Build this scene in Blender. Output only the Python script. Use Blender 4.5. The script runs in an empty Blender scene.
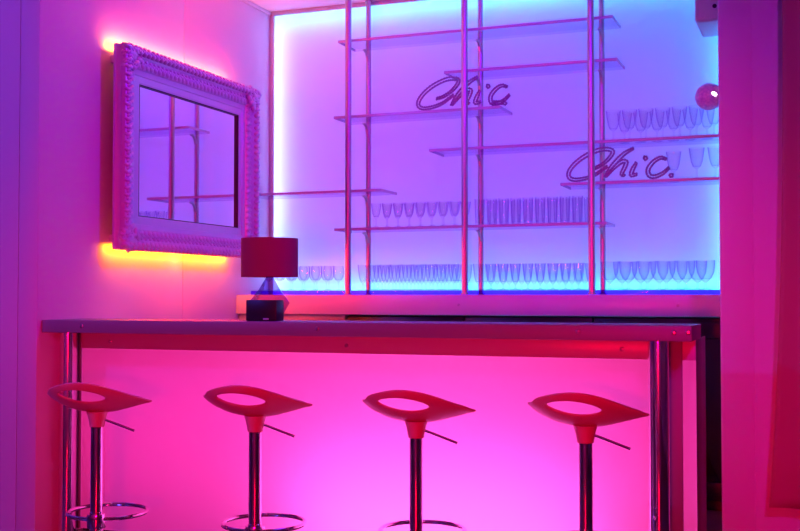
import bpy, bmesh, math, random
from mathutils import Vector, Matrix
random.seed(7)
S = bpy.context.scene
COL = S.collection
PI = math.pi

# ------------------------------------------------------------------ materials
def mat(name, color=(.8, .8, .8), rough=.5, metal=0., spec=.5, bump=None, noise=None):
    m = bpy.data.materials.new(name); m.use_nodes = True
    nt = m.node_tree; b = nt.nodes['Principled BSDF']
    b.inputs['Base Color'].default_value = (*color, 1)
    b.inputs['Roughness'].default_value = rough
    b.inputs['Metallic'].default_value = metal
    b.inputs['Specular IOR Level'].default_value = spec
    tc = nt.nodes.new('ShaderNodeTexCoord')
    if noise:
        n = nt.nodes.new('ShaderNodeTexNoise'); n.inputs['Scale'].default_value = noise[0]
        n.inputs['Detail'].default_value = 4
        r = nt.nodes.new('ShaderNodeMapRange')
        r.inputs['To Min'].default_value = max(0, rough - noise[1]); r.inputs['To Max'].default_value = rough + noise[1]
        nt.links.new(tc.outputs['Object'], n.inputs['Vector'])
        nt.links.new(n.outputs['Fac'], r.inputs['Value']); nt.links.new(r.outputs['Result'], b.inputs['Roughness'])
    if bump:
        n = nt.nodes.new('ShaderNodeTexNoise'); n.inputs['Scale'].default_value = bump[0]; n.inputs['Detail'].default_value = 5
        bp = nt.nodes.new('ShaderNodeBump'); bp.inputs['Strength'].default_value = bump[1]
        nt.links.new(tc.outputs['Object'], n.inputs['Vector'])
        nt.links.new(n.outputs['Fac'], bp.inputs['Height']); nt.links.new(bp.outputs['Normal'], b.inputs['Normal'])
    return m

def mat_opal(name, diff, trans, t):
    """opal acrylic sheet: part reflects, part lets the lamps behind shine through"""
    m = bpy.data.materials.new(name); m.use_nodes = True
    nt = m.node_tree; nt.nodes.clear()
    d = nt.nodes.new('ShaderNodeBsdfDiffuse'); d.inputs['Color'].default_value = (*diff, 1)
    tr = nt.nodes.new('ShaderNodeBsdfTranslucent'); tr.inputs['Color'].default_value = (*trans, 1)
    mx = nt.nodes.new('ShaderNodeMixShader'); mx.inputs[0].default_value = t
    g = nt.nodes.new('ShaderNodeBsdfGlossy'); g.inputs['Roughness'].default_value = .25
    fr = nt.nodes.new('ShaderNodeFresnel'); fr.inputs['IOR'].default_value = 1.3
    m2 = nt.nodes.new('ShaderNodeMixShader')
    o = nt.nodes.new('ShaderNodeOutputMaterial')
    L = nt.links.new
    L(d.outputs[0], mx.inputs[1]); L(tr.outputs[0], mx.inputs[2])
    L(fr.outputs[0], m2.inputs[0]); L(mx.outputs[0], m2.inputs[1]); L(g.outputs[0], m2.inputs[2]); L(m2.outputs[0], o.inputs[0])
    return m

def mat_glass(name, clear, edge, gloss_ior=.5, rough=.03):
    """thin clear glass: see-through face on, denser towards its grazing edges, with a mirror-like sheen"""
    m = bpy.data.materials.new(name); m.use_nodes = True
    nt = m.node_tree; nt.nodes.clear(); L = nt.links.new
    lw = nt.nodes.new('ShaderNodeLayerWeight'); lw.inputs['Blend'].default_value = .5
    pw = nt.nodes.new('ShaderNodeMath'); pw.operation = 'POWER'; pw.inputs[1].default_value = 2.2
    mc = nt.nodes.new('ShaderNodeMixRGB')
    mc.inputs[1].default_value = (*clear, 1); mc.inputs[2].default_value = (*edge, 1)
    t = nt.nodes.new('ShaderNodeBsdfTransparent')
    g = nt.nodes.new('ShaderNodeBsdfGlossy'); g.inputs['Roughness'].default_value = rough
    fr = nt.nodes.new('ShaderNodeMath'); fr.operation = 'MULTIPLY_ADD'; fr.inputs[1].default_value = gloss_ior; fr.inputs[2].default_value = .025
    p5 = nt.nodes.new('ShaderNodeMath'); p5.operation = 'POWER'; p5.inputs[1].default_value = 4.
    L(lw.outputs['Facing'], p5.inputs[0]); L(p5.outputs[0], fr.inputs[0])
    ms = nt.nodes.new('ShaderNodeMixShader'); o = nt.nodes.new('ShaderNodeOutputMaterial')
    L(lw.outputs['Facing'], pw.inputs[0]); L(pw.outputs[0], mc.inputs[0]); L(mc.outputs[0], t.inputs[0])
    L(fr.outputs[0], ms.inputs[0]); L(t.outputs[0], ms.inputs[1]); L(g.outputs[0], ms.inputs[2]); L(ms.outputs[0], o.inputs[0])
    return m

def mat_emit(name, color, s):
    m = bpy.data.materials.new(name); m.use_nodes = True
    nt = m.node_tree; nt.nodes.clear()
    e = nt.nodes.new('ShaderNodeEmission'); e.inputs[0].default_value = (*color, 1); e.inputs[1].default_value = s
    o = nt.nodes.new('ShaderNodeOutputMaterial'); nt.links.new(e.outputs[0], o.inputs[0])
    return m

WALL = mat('white_paint', (.70, .64, .69), .6, bump=(60, .03))
CEIL = mat('ceiling_paint', (.86, .84, .86), .65, bump=(50, .03))
FLOOR = mat('dark_floor', (.10, .08, .09), .35, noise=(8, .1))
LAM = mat('white_laminate', (.60, .59, .61), .32, noise=(14, .05))
ALU = mat('brushed_aluminium', (.56, .54, .56), .45, metal=.6, noise=(40, .06))
TOPM = mat('counter_aluminium_laminate', (.24, .235, .26), .5, metal=.1, noise=(6, .02))
CHROME = mat('polished_chrome', (.80, .79, .80), .10, metal=1., noise=(20, .02))
CHROME2 = mat('satin_chrome', (.52, .50, .51), .38, metal=1., noise=(20, .03))
SEATP = mat('glossy_seat_plastic', (.66, .40, .36), .3, noise=(30, .04))
BLACK = mat('black_plastic', (.012, .011, .013), .4, noise=(30, .05))
BLACKG = mat('dark_fridge_glass', (.006, .006, .009), .08, noise=(10, .02))
SHADE = mat('dark_fabric', (.28, .05, .10), .9, bump=(300, .15))
FRAMEM = mat('silvered_carved_wood', (.62, .47, .74), .42, metal=.55, bump=(48, .5))
MIRR = mat('mirror_silver', (.78, .70, .88), .02, metal=1.)
CLOTH = mat('dusky_pink_canvas', (.46, .28, .20), .85, bump=(120, .2))
DIAM = mat('rhinestone_metal', (.34, .16, .38), .35, metal=.9, noise=(150, .15))
SCREW = mat('steel_screw', (.5, .5, .52), .3, metal=1., noise=(60, .05))
OPALB = mat_opal('opal_back_panel', (.80, .79, .82), (.85, .85, .88), .5)
OPALF = mat_opal('opal_counter_panel', (.80, .78, .80), (.88, .86, .88), .55)
GSHELF = mat_glass('shelf_glass', (.975, .955, .99), (.80, .70, .92), .22)
GWARE = mat_glass('clear_glassware', (.985, .965, .985), (.78, .56, .92), .30)
GEDGE = mat('polished_glass_edge', (.60, .46, .64), .25, metal=.2, noise=(30, .05))
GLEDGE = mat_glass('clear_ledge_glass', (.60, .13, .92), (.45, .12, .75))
GLAMP = mat_glass('cut_lamp_glass', (.66, .46, .86), (.28, .14, .50), .9)
GLOBE = mat('mosaic_globe', (.75, .50, .68), .3)
_n = GLOBE.node_tree; _v = _n.nodes.new('ShaderNodeTexVoronoi'); _v.inputs['Scale'].default_value = 60
_c = _n.nodes.new('ShaderNodeTexCoord'); _r = _n.nodes.new('ShaderNodeValToRGB'); _b = _n.nodes.new('ShaderNodeBump'); _b.inputs['Strength'].default_value = .8
_r.color_ramp.elements[0].color = (.95, .62, .85, 1); _r.color_ramp.elements[1].color = (.62, .30, .66, 1); _r.color_ramp.elements[1].position = .8
_n.links.new(_c.outputs['Object'], _v.inputs['Vector']); _n.links.new(_v.outputs['Distance'], _r.inputs[0]); _n.links.new(_v.outputs['Distance'], _b.inputs['Height'])
_n.links.new(_r.outputs[0], _n.nodes['Principled BSDF'].inputs['Base Color']); _n.links.new(_b.outputs[0], _n.nodes['Principled BSDF'].inputs['Normal'])
BULB = mat_emit('bulb_glow', (1, .82, .9), 9)
LEDO = mat_emit('orange_led', (1, .42, .0), 8)

# ------------------------------------------------------------------ mesh helpers
def newbm(): return bmesh.new()
def box(bm, x0, x1, y0, y1, z0, z1, bev=0., seg=2):
    t = bmesh.new(); bmesh.ops.create_cube(t, size=1)
    bmesh.ops.scale(t, vec=(x1-x0, y1-y0, z1-z0), verts=t.verts)
    bmesh.ops.translate(t, vec=((x0+x1)/2, (y0+y1)/2, (z0+z1)/2), verts=t.verts)
    if bev: bmesh.ops.bevel(t, geom=t.edges[:], offset=bev, segments=seg, affect='EDGES', profile=.5)
    merge(bm, t); return bm
def merge(bm, t, M=None):
    me = bpy.data.meshes.new('tmp'); 
    if M is not None: bmesh.ops.transform(t, matrix=M, verts=t.verts)
    t.to_mesh(me); t.free(); bm.from_mesh(me); bpy.data.meshes.remove(me)
def lathe(bm, prof, n=24, cx=0, cy=0, cz=0, M=None):
    """surface of revolution from (r, z) points"""
    t = bmesh.new(); rings = []
    for r, z in prof:
        if r < 1e-6: rings.append([t.verts.new((0, 0, z))])
        else: rings.append([t.verts.new((r*math.cos(2*PI*k/n), r*math.sin(2*PI*k/n), z)) for k in range(n)])
    for a, b in zip(rings, rings[1:]):
        for k in range(n):
            k2 = (k+1) % n
            if len(a) == 1 and len(b) == 1: continue
            if len(a) == 1: t.faces.new((a[0], b[k2], b[k]))
            elif len(b) == 1: t.faces.new((a[k], a[k2], b[0]))
            else: t.faces.new((a[k], a[k2], b[k2], b[k]))
    bmesh.ops.recalc_face_normals(t, faces=t.faces[:])
    bmesh.ops.translate(t, vec=(cx, cy, cz), verts=t.verts)
    merge(bm, t, M); return bm
def tube(bm, pts, r, n=10, closed=False, caps=True):
    pts = [Vector(p) for p in pts]; N = len(pts); t = bmesh.new(); rings = []
    up = None
    for i, p in enumerate(pts):
        if closed: d = pts[(i+1) % N]-pts[i-1]
        else: d = pts[min(i+1, N-1)]-pts[max(i-1, 0)]
        d.normalize()
        if up is None:
            up = Vector((0, 0, 1)) if abs(d.z) < .9 else Vector((1, 0, 0))
        a = d.cross(up)
        if a.length < 1e-4: a = d.cross(Vector((0, 1, 0)))
        a.normalize(); b = a.cross(d).normalized(); up = b
        rr = r[i] if isinstance(r, (list, tuple)) else r
        rings.append([t.verts.new(p+a*rr*math.cos(2*PI*k/n)+b*rr*math.sin(2*PI*k/n)) for k in range(n)])
    for i in range(N if closed else N-1):
        A, B = rings[i], rings[(i+1) % N]
        for k in range(n): t.faces.new((A[k], A[(k+1) % n], B[(k+1) % n], B[k]))
    if caps and not closed:
        t.faces.new(rings[0][::-1]); t.faces.new(rings[-1])
    bmesh.ops.recalc_face_normals(t, faces=t.faces[:])
    merge(bm, t); return bm
def cyl(bm, p0, p1, r, n=24, bev=0):
    return tube(bm, [p0, p1], r, n)
def ball(bm, c, r, sc=(1, 1, 1), M=None, sub=1):
    t = bmesh.new(); bmesh.ops.create_icosphere(t, subdivisions=sub, radius=r)
    X = Matrix.Translation(c) @ (M if M is not None else Matrix.Identity(4)) @ Matrix.Diagonal((*sc, 1))
    merge(bm, t, X); return bm

def obj(name, bm, m, parent=None, world=True, smooth=True, ang=27):
    me = bpy.data.meshes.new(name)
    if parent is not None and world:
        w = Vector(parent['_w']) if '_w' in parent else Vector((0, 0, 0))
        bmesh.ops.translate(bm, vec=-w, verts=bm.verts)
    bmesh.ops.recalc_face_normals(bm, faces=bm.faces[:])
    if smooth:
        for f in bm.faces: f.smooth = True
        for e in bm.edges:
            if len(e.link_faces) == 2 and e.calc_face_angle(0) > math.radians(ang): e.smooth = False
    bm.to_mesh(me); bm.free(); me.materials.append(m)
    o = bpy.data.objects.new(name, me); COL.objects.link(o)
    if parent is not None: o.parent = parent
    return o
def tag(o, label, cat, group=None):
    o['label'] = label; o['category'] = cat
    if group: o['group'] = group
    return o
def thing(name, label, cat, loc=(0, 0, 0), rz=0., group=None):
    o = bpy.data.objects.new(name, None); COL.objects.link(o)
    o.empty_display_size = .1; o.location = loc; o.rotation_euler = (0, 0, rz)
    o['_w'] = loc
    return tag(o, label, cat, group)
def struct(name, bm, m, parent=None):
    o = obj(name, bm, m, parent)
    if parent is None: o['kind'] = 'structure'
    return o
def dup(root, loc, rz, label, group=None):
    r = root.copy(); COL.objects.link(r); r.location = loc; r.rotation_euler = (0, 0, rz)
    r['label'] = label
    if group: r['group'] = group
    for ch in list(root.children):
        c = ch.copy(); COL.objects.link(c); c.parent = r
        for g in list(ch.children):
            d = g.copy(); COL.objects.link(d); d.parent = c
    return r
def screw(parent, p, d=(0, -1, 0), r=.008, name='screw'):
    bm = newbm()
    q = Vector(p)+Vector(d)*.004
    Z = Vector(d).to_track_quat('Z', 'Y').to_matrix().to_4x4()
    lathe(bm, [(0, .005), (r*.6, .0045), (r, .002), (r, -.001), (0, -.001)], 12, M=Matrix.Translation(Vector(p)) @ Z)
    return obj(name, bm, SCREW, parent)

# ------------------------------------------------------------------ the setting
XW = -3.64          # niche's left wall
XR = -.45           # niche's right wall (edge)
YF = 4.42           # front face of the walls left of the bar
YP = 6.88           # face of the glowing back panel
ZC = 3.25           # ceiling
bm = newbm(); box(bm, -7.5, 3.5, -3, 7.3, -.1, 0); struct('floor', bm, FLOOR)
bm = newbm(); box(bm, -7.5, 3.5, -3, 7.3, ZC, ZC+.1); struct('ceiling', bm, CEIL)
# the left wall of the niche, two boards meeting at a fine seam
bm = newbm(); box(bm, XW-.12, XW, YF, 5.748, 0, ZC, .006, 2); box(bm, XW-.12, XW, 5.752, 7.2, 0, ZC, .004, 2)
box(bm, XW-.11, XW-.004, 5.6, 5.9, 0, ZC)
struct('wall_left', bm, WALL)
bm = newbm(); box(bm, -7.5, XW-.121, YF, YF+.12, 0, ZC); struct('wall_front_left', bm, WALL)
bm = newbm(); box(bm, XR, XR+.16, 5.45, 7.2, 0, ZC, .012, 3); box(bm, XR+.14, 3.5, 5.452, 5.6, 0, ZC); struct('wall_right', bm, WALL)
bm = newbm(); box(bm, -7.5, 3.5, 7.2, 7.3, 0, ZC); struct('wall_back', bm, WALL)
bm = newbm(); box(bm, -7.6, -7.5, -3, 7.3, 0, ZC); struct('wall_far_left', bm, WALL)
bm = newbm(); box(bm, 3.5, 3.6, -3, 7.3, 0, ZC); struct('wall_far_right', bm, WALL)
bm = newbm(); box(bm, -7.5, 3.5, -3.1, -3, 0, ZC); struct('wall_behind', bm, WALL)
# thin cove strip where wall and ceiling meet
bm = newbm(); box(bm, XW+.001, XW+.014, YF+.01, 6.86, ZC-.028, ZC-.001, .004); struct('trim_1', bm, WALL)

# ------------------------------------------------------------------ back light panel
lp = thing('light_panel', 'large glowing opal wall panel behind the glass shelves, in a thin metal frame', 'light panel', (-2.05, YP, 1.235))
def openbox(x0, x1, y0, y1, z0, z1):
    """a sheet with its edges turned back, open towards the lamps behind (towards +y)"""
    b = newbm(); v = [b.verts.new(p) for p in ((x0, y0, z0), (x1, y0, z0), (x1, y0, z1), (x0, y0, z1), (x0, y1, z0), (x1, y1, z0), (x1, y1, z1), (x0, y1, z1))]
    for f in ((0, 1, 2, 3), (0, 4, 5, 1), (1, 5, 6, 2), (2, 6, 7, 3), (3, 7, 4, 0)): b.faces.new([v[i] for i in f])
    return b
obj('opal_sheet', openbox(XW+.012, XR-.012, YP, YP+.012, 1.1, ZC-.012), OPALB, lp, smooth=False)
bm = newbm()
box(bm, XW+.001, XW+.034, YP-.016, YP-.001, 1.236, ZC-.03, .003); obj('frame_side', bm, ALU, lp)
bm = newbm()
box(bm, XW+.001, XR-.004, YP-.016, YP-.001, ZC-.03, ZC-.001, .003); obj('frame_top', bm, ALU, lp)
for x in (-3.17, -2.37, -1.57, -.8): screw(lp, (x, YP-.016, ZC-.016))

# ------------------------------------------------------------------ back bar
bb = thing('back_bar', 'long white back bar ledge running under the glass shelves', 'counter', (-2.05, 6.6, 0))
bm = newbm(); box(bm, XW+.002, XR-.002, 6.40, 6.865, 1.108, 1.235, .004); obj('ledge_top', bm, LAM, bb)
bm = newbm(); box(bm, XW+.002, -2.86, 6.44, 6.865, 0, 1.107, .004); obj('base_cabinet', bm, LAM, bb)
for x in (-2.08, -.76): screw(bb, (x, 6.40, 1.172))
def make_fridge(x0, x1, label):
    t = thing('bar_fridge', label, 'fridge', ((x0+x1)/2, 6.62, 0), group='black bar fridges under the back bar')
    bm = newbm(); box(bm, x0+.003, x1-.003, 6.45, 6.86, .06, 1.10, .006); box(bm, x0+.03, x1-.03, 6.5, 6.84, 0, .06); obj('body', bm, BLACK, t)
    bm = newbm()
    for a in ((x0+.006, x0+.07, .1, 1.075), (x1-.07, x1-.006, .1, 1.075), (x0+.07, x1-.07, .1, .17), (x0+.07, x1-.07, .985, 1.075)):
        box(bm, a[0], a[1], 6.415, 6.449, a[2], a[3], .003)
    d = obj('door', bm, BLACK, t)
    bm = newbm(); box(bm, x0+.0705, x1-.0705, 6.425, 6.44, .1705, .9845, .001); g = obj('door_glass', bm, BLACKG, t); g.parent = d
    bm = newbm(); hx = x1-.045
    tube(bm, [(hx, 6.415, .75), (hx, 6.385, .75), (hx, 6.385, .45), (hx, 6.415, .45)], .008, 8); obj('handle', bm, BLACK, t).parent = d
make_fridge(-2.855, -2.06, 'black bar fridge mostly hidden behind counter, next to the pink cabinet base')
make_fridge(-2.055, -1.26, 'black bar fridge hidden by the counter, middle one under the back bar')
make_fridge(-1.255, -.46, 'black bar fridge whose dark door shows past the right end of the counter')

# ------------------------------------------------------------------ poles
def pole(name, x, y, r, label, group, z0=1.235):
    t = thing(name, label, 'pole', (x, y, z0), group=group)
    bm = newbm(); cyl(bm, (x, y, z0+.001), (x, y, ZC-.002), r, 24); obj('tube', bm, CHROME2, t)
    for z, h in ((z0+.001, .012), (ZC-.018, .016)):
        bm = newbm(); lathe(bm, [(r+.0005, 0), (r+.007, 0), (r+.007, h*.7), (r+.0005, h)], 24, x, y, z); obj('collar', bm, CHROME2, t)
FX = (-2.867, -2.070, -1.273)
ORD3 = ('left', 'middle', 'right')
for i, x in enumerate(FX):
    pole('front_pole', x, 6.50, .0205, '%s of the three thick front chrome poles, standing before the shelves' % ORD3[i], 'front poles of the shelving')
for i, x in enumerate(FX):
    pole('rear_pole', x+.004, 6.834, .0175, '%s of the three slimmer chrome poles close against the glowing panel' % ORD3[i], 'rear poles of the shelving')

# ------------------------------------------------------------------ glass shelves
YS0, YS1 = 6.53, 6.811
def shelf(x0, x1, z, label, h=.016):
    t = thing('glass_shelf', label, 'shelf', ((x0+x1)/2, 6.67, z-h), group='glass shelves on the poles')
    bm = newbm(); box(bm, x0+.006, x1-.006, YS0+.006, YS1, z-h, z, .0015, 1); obj('glass_pane', bm, GSHELF, t, smooth=False)
    bm = newbm(); box(bm, x0, x1, YS0-.002, YS0+.0055, z-h-.001, z, .0015, 1)
    obj('front_edge', bm, GEDGE, t)
    for xa, xb, wall in ((x0, x0+.0055, x0 < XW+.02), (x1-.0055, x1, x1 > XR-.03)):
        if not wall:
            bm = newbm(); box(bm, xa, xb, YS0+.006, YS1, z-h-.001, z, .0015, 1); obj('side_edge', bm, GEDGE, t)
    for x in FX:
        if x0 < x < x1:
            # clamp under the pane, reaching back to the rear pole
            bm = newbm(); xx = x+.004
            tube(bm, [(xx, 6.815, z-h-.07), (xx, 6.806, z-h-.035), (xx, 6.78, z-h-.010), (xx, 6.74, z-h-.008)], [.011, .011, .010, .006], 10)
            lathe(bm, [(0, 0), (.015, 0), (.015, .006), (0, .006)], 14, xx, 6.765, z-h-.0075)
            obj('bracket', bm, CHROME2, t)
XRR = XR-.006
shelf(-2.955, -1.144, 2.914, 'topmost long glass shelf, spanning all three poles near the ceiling')
shelf(-2.216, -1.120, 2.655, 'shorter glass shelf second from the top, above the left script sign')
shelf(-2.985, -1.845, 2.412, 'glass shelf carrying the left sparkly script sign')
shelf(-2.318, XRR, 2.163, 'glass shelf holding wine glasses under the round globe lamp at right')
shelf(-1.470, XRR, 1.915, 'glass shelf carrying the right sparkly script sign and a few wine glasses')
shelf(-2.980, -1.187, 1.672, 'lowest long glass shelf, with a row of stemmed glasses and a row of tumblers')
shelf(XW+.002, -2.645, 1.922, 'glass shelf running out of the left wall behind the mirror')
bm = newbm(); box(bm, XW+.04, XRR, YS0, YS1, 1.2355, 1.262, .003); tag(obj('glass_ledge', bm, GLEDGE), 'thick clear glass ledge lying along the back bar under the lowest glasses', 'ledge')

# ------------------------------------------------------------------ glassware (one of each kind, then copies)
def prof_wine(H, R, stem, foot=.034):
    b = H-stem
    out = [(0, 0), (foot, 0), (foot, .003), (.010, .008), (.0042, .018), (.004, stem-.006)]
    cup = [(.55*R, stem+.10*b), (.86*R, stem+.28*b), (R, stem+.52*b), (.96*R, stem+.8*b), (.86*R, H)]
    inn = [(r-.0016, z) for r, z in cup[::-1]]
    return out+[(.010, stem+.004)]+cup+inn+[(.006, stem+.012), (0, stem+.010)]
def prof_flare(H, R, stem, foot=.033):
    b = H-stem
    out = [(0, 0), (foot, 0), (foot, .003), (.010, .008), (.0045, .016), (.0045, stem-.006), (.011, stem)]
    cup = [(.50*R, stem+.08*b), (.72*R, stem+.3*b), (.88*R, stem+.65*b), (R, H)]
    return out+cup+[(r-.0016, z) for r, z in cup[::-1]]+[(.007, stem+.012), (0, stem+.010)]
def prof_tumbler(H, R):
    cup = [(.82*R, .002), (.86*R, .02), (R, H)]
    return [(0, 0), (.80*R, 0)]+cup+[(R-.002, H), (.86*R-.002, .022), (.82*R-.003, .016), (0, .014)]
def prof_goblet(H, R, stem, foot=.036):
    b = H-stem
    out = [(0, 0), (foot, 0), (foot, .003), (.012, .008), (.006, .016), (.006, stem-.006), (.014, stem)]
    cup = [(.62*R, stem+.16*b), (.88*R, stem+.42*b), (.97*R, stem+.72*b), (R, H)]
    return out+cup+[(r-.002, z) for r, z in cup[::-1]]+[(.4*R, stem+.10*b), (0, stem+.012)]
def proto(name, prof, n=20):
    bm = newbm(); lathe(bm, prof, n); return obj(name, bm, GWARE, ang=50)
USED = set()
def place(p, x, y, z, label, cat, group):
    if p.name in USED: o = p.copy(); COL.objects.link(o)
    else: o = p; USED.add(p.name)
    o.location = (x, y, z); o.rotation_euler = (0, 0, random.uniform(0, 6)); tag(o, label, cat, group); return o
ORD = ['leftmost', 'second', 'third', 'fourth', 'fifth', 'sixth', 'seventh', 'eighth', 'ninth']
def ordl(i, n):
    return 'leftmost' if i == 0 else 'rightmost' if i == n-1 else ORD[i]
def ordname(i, n, what):
    return ('leftmost ' if i == 0 else 'rightmost ' if i == n-1 else ORD[i]+' ') + what + ('' if i in (0, n-1) else ' from the left')
ZL = 1.2625
wa = proto('wine_glass', prof_flare(.168, .036, .052))
for r, y in enumerate((6.595, 6.675, 6.755)):
    n = 9
    for i in range(n):
        place(wa, -2.80+.078*i+.02*r+random.uniform(-.004, .004), y, ZL, 'stemmed wine glass in the packed ledge rows between left and middle poles', 'wine glass', 'wine glasses between left and middle poles')
wf = proto('wine_glass', prof_wine(.165, .038, .062))
for r, y in enumerate((6.60, 6.69)):
    for i in range(6):
        place(wf, -3.50+.09*i+.03*r, y, ZL, 'clear stemmed wine glass on the ledge left of the left pole, behind the lamp', 'wine glass', 'wine glasses behind the lamp')
fl = proto('stemmed_tumbler', prof_flare(.166, .034, .045, .034))
for r, y in enumerate((6.59, 6.668, 6.746)):
    for i in range(9):
        place(fl, -2.00+.080*i+.02*r-.01, y, ZL, 'tall straight glass in the packed ledge rows between middle and right poles', 'glass', 'straight glasses between middle and right poles')
gb = proto('goblet', prof_goblet(.172, .0555, .050))
for i in range(6):
    place(gb, -1.185+.112*i, 6.60, ZL, ordname(i, 6, 'wide round goblet')+', front row on the ledge right of the poles', 'goblet', 'goblets in the front row right of the poles')
for i in range(5):
    place(gb, -1.13+.112*i, 6.72, ZL, ordname(i, 5, 'wide round goblet')+', back row on the ledge right of the poles', 'goblet', 'goblets in the back row right of the poles')
w6 = proto('wine_glass', prof_flare(.160, .034, .066, .031))
for r, y in enumerate((6.60, 6.69)):
    for i in range(8):
        place(w6, -2.71+.078*i+.039*r, y, 1.6725, 'slim stemmed glass on the lowest long shelf left of the middle pole', 'wine glass', 'stemmed glasses on the lowest long shelf')
tm = proto('tumbler', prof_tumbler(.165, .033))
for r, y in enumerate((6.59, 6.668, 6.746)):
    for i in range(9):
        place(tm, -2.00+.078*i+.02*r, y, 1.6725, 'clear tumbler in the packed rows on the lowest long shelf', 'tumbler', 'tumblers on the lowest long shelf')
w4 = proto('wine_glass', prof_flare(.185, .046, .066))
for i in range(7):
    place(w4, -1.16+.098*i, 6.61, 2.1635, ordname(i, 7, 'wine glass')+', front row on the shelf under the globe lamp', 'wine glass', 'front wine glasses under the globe lamp')
for i in range(6):
    place(w4, -1.11+.098*i, 6.72, 2.1635, ordname(i, 6, 'wine glass')+', back row on the shelf under the globe lamp', 'wine glass', 'back wine glasses under the globe lamp')
for i, x in enumerate((-.82, -.672, -.565)):
    place(w4, x, (6.74, 6.62, 6.62)[i], 1.9155, ('faint wine glass just right of the right script sign', 'wine glass second from the wall beside the right script sign', 'wine glass nearest the right wall on the shelf with the script sign')[i], 'wine glass', 'wine glasses beside the right script sign')

# ------------------------------------------------------------------ script signs (double line of rhinestones)
def smooth_path(pts, n=8):
    P = [Vector((p[0], p[1])) for p in pts]; out = []
    P = [P[0]*2-P[1]]+P+[P[-1]*2-P[-2]]
    for i in range(1, len(P)-2):
        for k in range(n):
            t = k/n
            a, b, c, d = P[i-1], P[i], P[i+1], P[i+2]
            out.append(.5*((2*b)+(c-a)*t+(2*a-5*b+4*c-d)*t*t+(3*b-a-3*c+d)*t**3))
    out.append(P[-2]); return out
UN = .0061/6.667                       # metres per traced unit
def letter_mesh(strokes, hw=10.):
    bm = newbm()
    for st in strokes:
        p = smooth_path(st); L = []; R = []; N = len(p)
        for i in range(N):
            d = (p[min(i+1, N-1)]-p[max(i-1, 0)]); d.normalize(); nrm = Vector((-d.y, d.x))
            w = hw*(.55+.45*math.sin(PI*min(1, max(0, i/(N-1)))))
            L.append(p[i]+nrm*w); R.append(p[i]-nrm*w)
        loop = L+R[::-1]
        pts = [((q.x-300)*UN, 0, (272-q.y)*UN) for q in loop]
        tube(bm, pts, .0052, 6, closed=True)
        acc = 0
        for i in range(len(pts)):
            a = Vector(pts[i]); b = Vector(pts[(i+1) % len(pts)]); acc += (b-a).length
            if acc > .011:
                acc = 0; ball(bm, b+Vector((0, -.002, 0)), .0075, (1, .8, 1), sub=0)
    return bm
SC = [[(215, 203), (262, 192), (315, 162), (352, 126), (366, 96), (338, 80), (280, 82), (200, 112), (132, 158), (92, 208), (92, 246), (132, 262), (200, 254), (262, 232), (330, 188)]]
SH = [[(492, 82), (440, 110), (395, 150), (350, 200), (318, 252)], [(326, 246), (370, 200), (420, 162), (448, 166), (438, 200), (420, 236), (436, 250)]]
SI = [[(510, 172), (488, 212), (480, 246), (512, 244)], [(556, 140), (566, 146), (560, 154)]]
SCC = [[(690, 158), (655, 148), (612, 172), (582, 214), (588, 252), (622, 262), (668, 244), (706, 212)], [(592, 250), (636, 255), (668, 258), (684, 268)]]
def make_sign(x, y, z, label, rz=0., tail=True, k=1.):
    t = thing('script_sign', label, 'sign', (x, y, z), rz, 'sparkly script signs')
    for st in (SC, SH, SI, SCC if tail else SCC[:1]+[[(716, 250), (720, 258), (712, 262)]]):
        bm = letter_mesh(st); bmesh.ops.scale(bm, vec=(k, 1, k), verts=bm.verts); obj('letter', bm, DIAM, t, world=False, ang=60)
    return t
def flatbase(t):
    zz = min((v.co.z for c in t.children for v in c.data.vertices))
    return zz
make_sign(-2.195, 6.565, 2.4215, 'sparkly Chic script sign on the upper left shelf, its tail past the shelf end', k=1.07)
make_sign(-1.22, 6.565, 1.9245, 'sparkly Chic script sign on the right shelf under the row of wine glasses', tail=False, k=1.06)

# ------------------------------------------------------------------ globe lamp and wall box on the right
t = thing('globe_lamp', 'round sparkly pink globe lamp beside the right wall above the glasses', 'lamp', (-.583, 6.45, 2.37))
bm = newbm(); ball(bm, (-.583, 6.45, 2.37), .078, sub=4); gl = obj('globe', bm, GLOBE, t)
bm = newbm(); tube(bm, [(-.510, 6.45, 2.37), (XR-.012, 6.45, 2.37)], .012, 12); lathe(bm, [(0, 0), (.045, 0), (.04, .012), (0, .012)], 20, M=Matrix.Translation((XR-.002, 6.45, 2.37)) @ Matrix.Rotation(-PI/2, 4, 'Y')); obj('wall_mount', bm, CHROME2, t)
bm = newbm(); ball(bm, (-.553, 6.383, 2.373), .015, (1.4, .6, .75), M=Matrix.Rotation(.45, 4, 'Y'), sub=2); obj('bulb', bm, BULB, t).parent = gl
t = thing('wall_box', 'white wall box with rounded lower back edge high beside the right wall', 'box', (-.55, 6.5, 2.77))
bm = newbm(); box(bm, -.644, XR-.002, 6.30, 6.70, 2.77, 3.2, .018, 4); obj('casing', bm, LAM, t)
bm = newbm(); box(bm, -.64, XR-.004, 6.294, 6.3, 2.785, 3.19, .002); obj('front_plate', bm, LAM, t)
bm = newbm(); lathe(bm, [(0, 0), (.012, 0), (.012, .006), (0, .006)], 14, M=Matrix.Translation((-.535, 6.294, 2.85)) @ Matrix.Rotation(PI/2, 4, 'X')); obj('knob', bm, BLACK, t)

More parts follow.
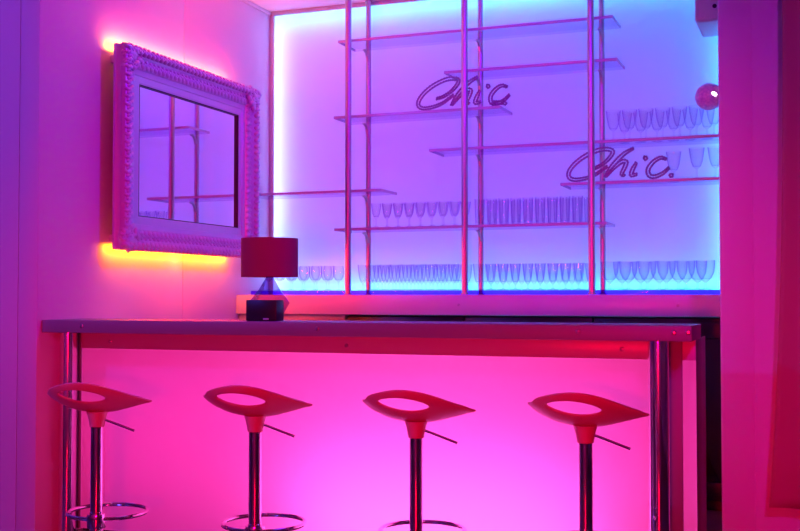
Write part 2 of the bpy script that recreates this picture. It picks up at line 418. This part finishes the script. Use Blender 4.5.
# ------------------------------------------------------------------ bar counter
ct = thing('bar_counter', 'long bar counter with glowing pink front panel, chrome legs and metal edged top', 'bar counter', (-2.05, 4.8, 0))
CX0, CX1 = XW+.003, -.476
bm = newbm(); box(bm, CX0, CX1, 4.45, 4.81, 1.043, 1.106, .004); obj('countertop', bm, TOPM, ct)
bm = newbm(); box(bm, CX0+.002, -.492, 4.744, 4.762, .9525, 1.042, .001); obj('top_rail', bm, LAM, ct)
obj('front_panel', openbox(CX0+.02, -.492, 4.75, 4.762, .015, .952), OPALF, ct, smooth=False)
bm = newbm(); box(bm, CX0+.002, CX0+.018, 4.735, 4.7495, .015, 1.04, .002); obj('edge_trim', bm, TOPM, ct)
bm = newbm(); box(bm, -.602, -.546, 4.728, 4.7435, .015, 1.04, .003); obj('edge_trim', bm, TOPM, ct)
bm = newbm(); box(bm, CX0+.02, -.4935, 4.765, 5.15, 0, .014, .003); obj('plinth', bm, BLACK, ct)
bm = newbm(); box(bm, CX0+.02, -.4935, 5.15, 5.165, 0, .955, .002); obj('back_board', bm, LAM, ct)
bm = newbm(); box(bm, -.4975, -.4925, 4.7635, 5.165, .015, 1.042, .001); obj('end_board', bm, BLACK, ct)
bm = newbm(); box(bm, CX0+.02, -.498, 4.763, 5.2, .956, .985, .002); obj('work_shelf', bm, LAM, ct)
for x in (-3.59, -.627):
    bm = newbm(); cyl(bm, (x, 4.60, .012), (x, 4.60, 1.042), .043, 32)
    lg = obj('leg', bm, CHROME, ct)
    bm = newbm(); lathe(bm, [(.044, 0), (.065 if x > -1 else .0465, 0), (.06 if x > -1 else .0455, .010), (.044, .014)], 32, x, 4.60, 0); lg2 = obj('foot_flange', bm, CHROME, ct); lg2.parent = lg
for x, z in ((-3.395, 1.078), (-.93, 1.078), (-.545, 1.078), (-.49, 1.08), (-2.115, 1.078)): screw(ct, (x, 4.45, z), r=.010)
for x, z in ((-3.44, .99), (-.80, .995), (-2.1, .99)): screw(ct, (x, 4.744, z), r=.010)

# ------------------------------------------------------------------ table lamp and black box on the counter
LX, LY, LZ = -2.53, 4.78, 1.106
t = thing('table_lamp', 'unlit table lamp with dark drum shade and faceted glass base on the counter', 'lamp', (LX, LY, LZ))
bm = newbm(); lathe(bm, [(.140, .212), (.140, .402), (.137, .402), (.137, .212), (.140, .212)], 48, LX, LY, LZ); sh = obj('shade', bm, SHADE, t)
bm = newbm(); lathe(bm, [(0, .395), (.1365, .395), (.1365, .3935), (0, .3935)], 32, LX, LY, LZ); obj('shade_lining', bm, SHADE, t).parent = sh
bm = newbm(); lathe(bm, [(0, .0), (.055, .0), (.108, .085), (.055, .150), (.018, .212), (.018, .222), (0, .222)], 7, LX+.002, LY, LZ)
obj('glass_base', bm, GLAMP, t, smooth=False)
bm = newbm(); lathe(bm, [(0, .2225), (.02, .2225), (.02, .25), (.012, .255), (.012, .39), (0, .39)], 16, LX, LY, LZ); obj('stem', bm, CHROME2, t)
t = thing('small_box', 'small black box standing on the counter in front of the lamp base', 'box', (-2.487, 4.60, LZ))
bm = newbm(); box(bm, -2.548, -2.386, 4.575, 4.655, LZ+.0005, LZ+.100, .004); obj('case', bm, BLACK, t)
bm = newbm(); box(bm, -2.455, -2.425, 4.573, 4.5749, LZ+.006, LZ+.014, .0005); o = obj('badge', bm, ALU, t); o['label'] = 'small pale badge at the bottom edge'

# ------------------------------------------------------------------ mirror
MY0, MY1, MZ0, MZ1 = 4.918, 6.415, 1.475, 2.597
XB, XFm = -3.572, -3.477           # back and front of the frame
mt = thing('wall_mirror', 'large mirror in a carved ornate frame on the left wall, lit orange from behind', 'mirror', (XB, (MY0+MY1)/2, MZ0))
# moulding profile: (inset from the outer edge, x)
PROF = [(.02, XB), (.004, XB+.012), (.0, XB+.03), (.006, XB+.045), (.006, XB+.060), (.0, XB+.072), (.004, XFm-.004), (.018, XFm+.002), (.035, XFm-.006), (.062, XFm-.028), (.082, XFm-.036),
        (.098, XFm-.026), (.112, XFm-.030), (.118, XFm-.040), (.145, XFm-.043), (.150, XFm-.049), (.176, XFm-.045), (.184, XFm-.043), (.192, XFm-.047), (.192, XB+.012)]
def ring_pts(ins):
    return [(MY0+ins, MZ0+ins), (MY1-ins, MZ0+ins), (MY1-ins, MZ1-ins), (MY0+ins, MZ1-ins)]
bm = newbm(); rings = []
for ins, x in PROF: rings.append([bm.verts.new((x, y, z)) for y, z in ring_pts(ins)])
for a, b in zip(rings, rings[1:]+rings[:1]):
    for k in range(4): bm.faces.new((a[k], a[(k+1) % 4], b[(k+1) % 4], b[k]))
obj('frame', bm, FRAMEM, mt, ang=25)
bm = newbm(); box(bm, XB+.012, XFm-.062, MY0+.1925, MY1-.1925, MZ0+.1925, MZ1-.1925, .001); obj('mirror_glass', bm, MIRR, mt, smooth=False)
bm = newbm(); ya, yb, za, zb = MY0+.1925, MY1-.1925, MZ0+.1925, MZ1-.1925
for a in ((ya, ya+.006, za, zb), (yb-.007, yb, za, zb), (ya+.006, yb-.007, za, za+.005), (ya+.006, yb-.007, zb-.005, zb)):
    box(bm, XFm-.0615, XFm-.0475, *a)
obj('dark_lip_strips', bm, BLACK, mt, smooth=False)  # added black strips that darken the frame's inner lip like shade
bm = newbm(); box(bm, XB-.006, XB+.010, MY0+.06, MY1-.06, MZ0+.06, MZ1-.06, .001); obj('backing_board', bm, BLACK, mt)
def leaf(bm, y, z, x, ang, L, W, H):
    """one acanthus leaf: three swelling lobes lying on the frame, pointing along ang in the y-z plane"""
    R = Matrix.Rotation(ang, 4, 'X')
    for k, (dy, dz, s) in enumerate(((0, 0, 1), (.30, .35, .62), (-.30, .35, .62))):
        M = Matrix.Translation((x, y, z)) @ R
        c = M @ Vector((0, dy*W, dz*L))
        ball(bm, c, 1, (H*(1 if k == 0 else .8), W*.5*s, L*.55*s), R @ Matrix.Rotation((0, -.5, .5)[k], 4, 'X'), sub=1)
def side(name, axis, fixed, a0, a1, inward):
    n = int((a1-a0)/.040)
    for ins, x, L, W, H, off in ((.031, XFm-.002, .046, .034, .021, 0), (.092, XFm-.034, .056, .040, .022, .02)):
        bm = newbm()
        for i in range(n+1):
            a = a0+(a1-a0)*i/n
            p = fixed+inward*ins
            y, z = (a+off, p) if axis == 'y' else (p, a+off)
            if axis == 'y': ang = (PI if inward > 0 else 0)+.55
            else: ang = (-PI/2 if inward < 0 else PI/2)+.55
            leaf(bm, y, z, x, ang+random.uniform(-.15, .15), L, W, H)
        obj(name, bm, FRAMEM, mt, ang=70)
side('carved_border', 'y', MZ1, MY0+.05, MY1-.05, -1)
side('carved_border', 'y', MZ0, MY0+.05, MY1-.05, 1)
side('carved_border', 'z', MY0, MZ0+.05, MZ1-.05, 1)
side('carved_border', 'z', MY1, MZ0+.05, MZ1-.05, -1)
for y, z, sy, sz in ((MY0, MZ0, 1, 1), (MY1, MZ0, -1, 1), (MY1, MZ1, -1, -1), (MY0, MZ1, 1, -1)):
    bm = newbm()
    for i in range(5):
        for j in range(5):
            if i+j > 6: continue
            leaf(bm, y+sy*(.020+.026*i), z+sz*(.022+.026*j), XFm-.001-.008*((i+j) % 3)-.003*abs(i-j), random.uniform(0, 6.28), .056, .036, .022)
    ball(bm, (XFm-.004, y+sy*.055, z+sz*.055), 1, (.020, .034, .034), sub=2)
    obj('corner_carving', bm, FRAMEM, mt, ang=70)
for y in (5.0, MY1-.4):
    for z in (MZ0+.065, MZ1-.065):
        bm = newbm(); box(bm, XW+.001, XB+.02, y-.0, y+.05, z-.022, z+.022, .004); obj('wall_bracket', bm, FRAMEM, mt)
# LED tape stuck behind the frame, facing the wall
for z in (MZ0+.035, MZ1-.035):
    bm = newbm(); box(bm, XB-.004, XB-.001, MY0+.1, MY1-.1, z-.005, z+.005); obj('led_tape', bm, LEDO, mt)

# ------------------------------------------------------------------ stools
def interp(tab, x):
    n = len(tab)
    for i in range(n-1):
        (a, b), (c, d) = tab[i], tab[i+1]
        if x <= c or i == n-2:
            m0 = (d-tab[i-1][1])/(c-tab[i-1][0]) if i > 0 else (d-b)/(c-a)
            m1 = (tab[i+2][1]-b)/(tab[i+2][0]-a) if i < n-2 else (d-b)/(c-a)
            h = c-a; t = min(1, max(0, (x-a)/h))
            return (2*t**3-3*t*t+1)*b+(t**3-2*t*t+t)*h*m0+(-2*t**3+3*t*t)*d+(t**3-t*t)*h*m1
# outline heights of the shell seen from behind (x from the column, z), in metres about the underside of the bowl
PX = .00376
TOPT = [(-57, 403.5), (-54, 401), (-45, 396.5), (-35, 394), (-25, 392.6), (-10, 392.4), (10, 395), (30, 400.5), (50, 408), (60, 412), (63, 413.3)]
BOTT = [(-57, 404.5), (-54, 408), (-45, 415), (-35, 420), (-25, 424), (-10, 427.3), (0, 428), (10, 427.6), (20, 426), (40, 420.5), (55, 416), (63, 414.3)]
WT = [(-57, .01), (-54, .05), (-45, .10), (-35, .135), (-20, .165), (-5, .175), (10, .165), (30, .125), (50, .060), (60, .02), (63, .008)]
def seat_point(s, v):
    """s px along the seat, v: 1 top of the back lip, 0 lowest line of the bowl, -1 front edge"""
    zt = (428-interp(TOPT, s))*PX; zb = (428-interp(BOTT, s))*PX; W = interp(WT, s)
    if v >= 0:
        d = -W*(1-(1-v)**1.6); z = zb+(zt-zb)*v
        z += .0+.10*abs(d)*.6
    else:
        q = -v; d = W*q; z = zb+.016*math.sin(q*PI*.5)*(W/.175)-.012*q**4
    return Vector((s*PX, d, z))
def make_seat():
    bm = newbm(); NT, NR = 96, 9
    hs, hv, ha, hb = -10, .565, 26.5, .185
    rings = []
    for k in range(NT):
        th = 2*PI*k/NT; c, sn = math.cos(th), math.sin(th)
        inner = (hs+ha*c, hv+hb*sn)
        # outer boundary of the (s, v) domain: the rectangle-like leaf parameter space
        so, vo = 3+60*c, sn*1.0
        # use squircle so that the outline follows v = +1 / -1 closely
        m = max(abs(c), abs(sn)); f = 1/(m**.55)
        so = 3+60*max(-1, min(1, c*f)); vo = max(-1, min(1, sn*f))
        row = []
        for j in range(NR+1):
            t = j/NR
            row.append(bm.verts.new(seat_point(inner[0]+(so-inner[0])*t, inner[1]+(vo-inner[1])*t)))
        rings.append(row)
    for k in range(NT):
        A, B = rings[k], rings[(k+1) % NT]
        for j in range(NR): bm.faces.new((A[j], A[j+1], B[j+1], B[j]))
    bmesh.ops.remove_doubles(bm, verts=bm.verts, dist=.0006)
    bmesh.ops.recalc_face_normals(bm, faces=bm.faces[:])
    return bm
def make_stool(loc, rz, label, hz):
    """hz: height of the bowl's underside above the floor"""
    t = thing('bar_stool', label, 'bar stool', loc, rz, 'bar stools along the counter')
    bm = make_seat(); bmesh.ops.translate(bm, vec=(0, 0, hz), verts=bm.verts)
    o = obj('seat', bm, SEATP, t, world=False, ang=80)
    md = o.modifiers.new('thick', 'SOLIDIFY'); md.thickness = .011; md.offset = 0; md.use_even_offset = False
    md = o.modifiers.new('sub', 'SUBSURF'); md.levels = 1; md.render_levels = 1
    bm = newbm(); lathe(bm, [(0, .006), (.046, .006), (.041, -.010), (.036, -.030), (.031, -.058), (.0275, -.060), (0, -.060)], 28, 0, 0, hz); obj('seat_mount', bm, SEATP, t, world=False)
    bm = newbm(); lathe(bm, [(0, hz-.060), (.0265, hz-.061), (.0265, .30), (.029, .298), (.029, .06), (0, .06)], 28); obj('column', bm, CHROME, t, world=False)
    bm = newbm(); tube(bm, [(.028, -.004, hz-.028), (.06, -.008, hz-.038), (.165, -.02, hz-.075)], [.005, .005, .0052], 10); obj('lever', bm, CHROME, t, world=False)
    bm = newbm(); R = .172; cx, cy = .006, .158
    tube(bm, [(cx+R*math.cos(2*PI*k/56), cy+R*math.sin(2*PI*k/56), .270) for k in range(56)], .009, 10, closed=True)
    fr = obj('foot_ring', bm, CHROME, t, world=False)
    bm = newbm(); lathe(bm, [(.0295, -.030), (.038, -.030), (.040, -.02), (.040, .02), (.038, .030), (.0295, .030)], 28, 0, 0, .262); obj('ring_clamp', bm, CHROME, t, world=False).parent = fr
    bm = newbm(); lathe(bm, [(0, 0), (.195, 0), (.195, .008), (.17, .018), (.08, .035), (.04, .06), (0, .06)], 48); obj('base', bm, CHROME, t, world=False)
    return t
ST = [(-2.905, 3.92, .723, 'teardrop seat bar stool at the left end, in front of the left chrome counter leg'),
      (-2.154, 3.95, .731, 'teardrop seat bar stool second from the left, right of the one at the left leg'),
      (-1.492, 4.05, .725, 'teardrop seat bar stool third from the left, below the middle of the shelves'),
      (-.827, 4.08, .733, 'teardrop seat bar stool at the right end, next to the right chrome counter leg')]
RZ = {-2.905: 21, -2.154: 17, -1.492: 13, -.827: 9}
for x, y, hz, lab in ST:
    make_stool((x, y, 0), math.radians(RZ[x]), lab, hz)

# ------------------------------------------------------------------ hanging cloth on the right
bm = newbm(); NX, NZ = 40, 60; g = []
for i in range(NX+1):
    row = []
    for j in range(NZ+1):
        u = i/NX; w = j/NZ; z = .25+(ZC-.05-.25)*w
        x = -.150-.080*(1-w)**3+.95*u
        y = 5.33+.018*math.sin(u*26+w*1.2)*(.35+.65*(1-w))*min(1, u*6)+.014*math.sin(w*62+u*5)*max(0, 1-w*7)+.008*math.sin(w*150+u*9)*max(0, 1-w*9)
        row.append(bm.verts.new((x, y, z)))
    g.append(row)
for i in range(NX):
    for j in range(NZ): bm.faces.new((g[i][j], g[i+1][j], g[i+1][j+1], g[i][j+1]))
ro = thing('hanging_cloth', 'pink canvas cloth hanging in front of the wall at the right edge', 'curtain', (.3, 5.33, .25))
o = obj('cloth', bm, CLOTH, ro); md = o.modifiers.new('thick', 'SOLIDIFY'); md.thickness = .004
bm = newbm(); tube(bm, [(-.2, 5.33, ZC-.012), (.85, 5.33, ZC-.012)], .010, 12); obj('rail', bm, ALU, ro)

# ------------------------------------------------------------------ lights
def area(name, loc, target, sx, sy, color, power, spread=180):
    l = bpy.data.lights.new(name, 'AREA'); l.shape = 'RECTANGLE'; l.size = sx; l.size_y = sy
    l.color = color; l.energy = power; l.spread = math.radians(spread)
    o = bpy.data.objects.new(name, l); COL.objects.link(o); o.location = loc
    d = Vector(target)-Vector(loc)
    o.rotation_euler = d.to_track_quat('-Z', 'Y' if abs(d.normalized().z) < .95 else 'X').to_euler()
    return o
def spot(name, loc, target, color, power, deg=90, blend=.6, rad=.08):
    l = bpy.data.lights.new(name, 'SPOT'); l.color = color; l.energy = power; l.spot_size = math.radians(deg); l.spot_blend = blend; l.shadow_soft_size = rad
    o = bpy.data.objects.new(name, l); COL.objects.link(o); o.location = loc
    o.rotation_euler = (Vector(target)-Vector(loc)).to_track_quat('-Z', 'Y').to_euler(); return o
XM = (XW+XR)/2; WX = XR-XW-.1
BLU = (.05, .22, 1.)
# RGB LED strips and fills inside the light box behind the opal sheet
area('led_strip_bottom', (XM, 6.975, 1.20), (XM, 6.88, 1.24), WX, .03, (.0, .38, .9), 24)
area('led_strip_top', (XM, 6.975, 3.20), (XM, 6.88, 3.18), WX, .03, (.02, .34, .9), 13)
def vstrip(name, x, tx, pw, c=(.02, .34, .9)):
    area(name, (x, 6.975, 2.2), (tx, 6.88, 2.2), .03, 1.9, c, pw)
vstrip('led_strip_left', XW+.04, XW+.06, 7, (.22, .38, .9))
vstrip('led_strip_right', XR-.06, XR-.08, 6)
area('led_fill_left', (-3.05, 7.18, 2.2), (-3.05, 6.88, 2.2), 1.1, 1.9, (.36, .01, 1.), 6)
area('led_fill_middle', (-2.0, 7.18, 2.2), (-2.0, 6.88, 2.2), 1.1, 1.9, (.15, .01, 1.), 5.4)
area('led_fill_right', (-1.0, 7.18, 2.2), (-1.0, 6.88, 2.2), 1.0, 1.9, (.03, .05, 1.), 5)
# magenta LEDs inside the counter
MAG = (1., .025, .36)
area('led_fill_counter', (-2.05, 5.13, .5), (-2.05, 4.76, .5), 3.0, .85, MAG, 14)
area('led_strip_counter', (-1.65, 5.12, .25), (-1.65, 4.76, .25), 1.4, .35, (1., .11, .70), 8)
area('led_floor_counter', (-1.65, 5.0, .03), (-1.65, 4.80, .25), 1.4, .08, (1., .16, .95), 6)
# orange LED tape behind the mirror, washing the wall
ORA = (1., .22, .0)
ym = (MY0+MY1)/2-.06
area('led_tape_bottom', (-3.607, ym, MZ0+.025), (-3.64, ym, MZ0-.03), MY1-MY0-.2, .012, ORA, 7)
area('led_tape_top', (-3.607, ym, MZ1-.006), (-3.64, ym, MZ1+.04), MY1-MY0-.2, .012, ORA, 10)
area('led_wash_down', (-3.590, ym+.05, MZ0-.008), (-3.56, ym+.05, MZ0-.3), MY1-MY0-.1, .012, (1., .03, .02), 9)
area('led_wash_out', (-3.583, ym+.08, MZ0-.010), (-2.9, ym+.08, MZ0-.16), MY1-MY0-.1, .012, (1., .02, .01), 11)
area('led_wash_up', (-3.585, ym, MZ1-.006), (-3.45, ym, MZ1+.3), MY1-MY0-.2, .012, (1., .04, .10), 13)
# coloured lamps in the room, some of them added fills
spot('violet_fill', (-.9, 4.9, 3.05), (-3.6, 5.7, 1.9), (.17, .0, 1.), 120, 150, .8, .10)  # added lamp standing in for violet light off the back panel
spot('pink_spot', (-1.9, 4.2, 3.1), (-3.5, 5.6, 1.2), (1., .01, .20), 14, 150, .8, .15)
spot('magenta_spot', (.8, .5, 3.0), (.0, 5.45, 1.5), (.80, .006, .9), 230, 36, .7, .15)
spot('red_spot', (-.2, -.8, 1.0), (-1.62, 4.2, .62), (1., .0, .03), 700, 48, .6, .12)
spot('pink_side_fill', (-1.2, -.6, 2.7), (-3.75, 4.7, 1.9), (1., .003, .38), 200, 28, .8, .12)  # added fill, brings pink to the left wall's near end and the frame
spot('pink_back_fill', (-1.5, 1., 2.9), (-1.5, -3., 1.4), (1., .01, .45), 260, 120, .6, .15)  # added fill, lights the wall behind so the metal reflects magenta
spot('blue_spot', (-5.2, 1.2, 3.0), (-4.2, 4.4, 1.6), (.12, .06, 1.), 260, 90, .6, .15)
W = bpy.data.worlds.new('World'); S.world = W; W.use_nodes = True
W.node_tree.nodes['Background'].inputs[0].default_value = (.25, .0, .12, 1); W.node_tree.nodes['Background'].inputs[1].default_value = .02

# ------------------------------------------------------------------ camera
F = 1090.; yaw = math.radians(21.07); pit = math.atan(31.5/F)
cd = bpy.data.cameras.new('camera'); cam = bpy.data.objects.new('camera', cd); COL.objects.link(cam)
cd.sensor_width = 36; cd.lens = 36*F/800; cam.location = (0, 0, 1.22)
cam.rotation_euler = (PI/2+pit, 0, yaw); cd.clip_start = .05
S.camera = cam
for o in bpy.data.objects:
    if '_w' in o: del o['_w']
vs = S.view_settings; vs.view_transform = 'Standard'; vs.look = 'None'; vs.gamma = 1; vs.use_curve_mapping = False; vs.exposure = 0
S.cycles.max_bounces = 12; S.cycles.transparent_max_bounces = 40; S.cycles.use_denoising = True
S.cycles.sample_clamp_indirect = 6
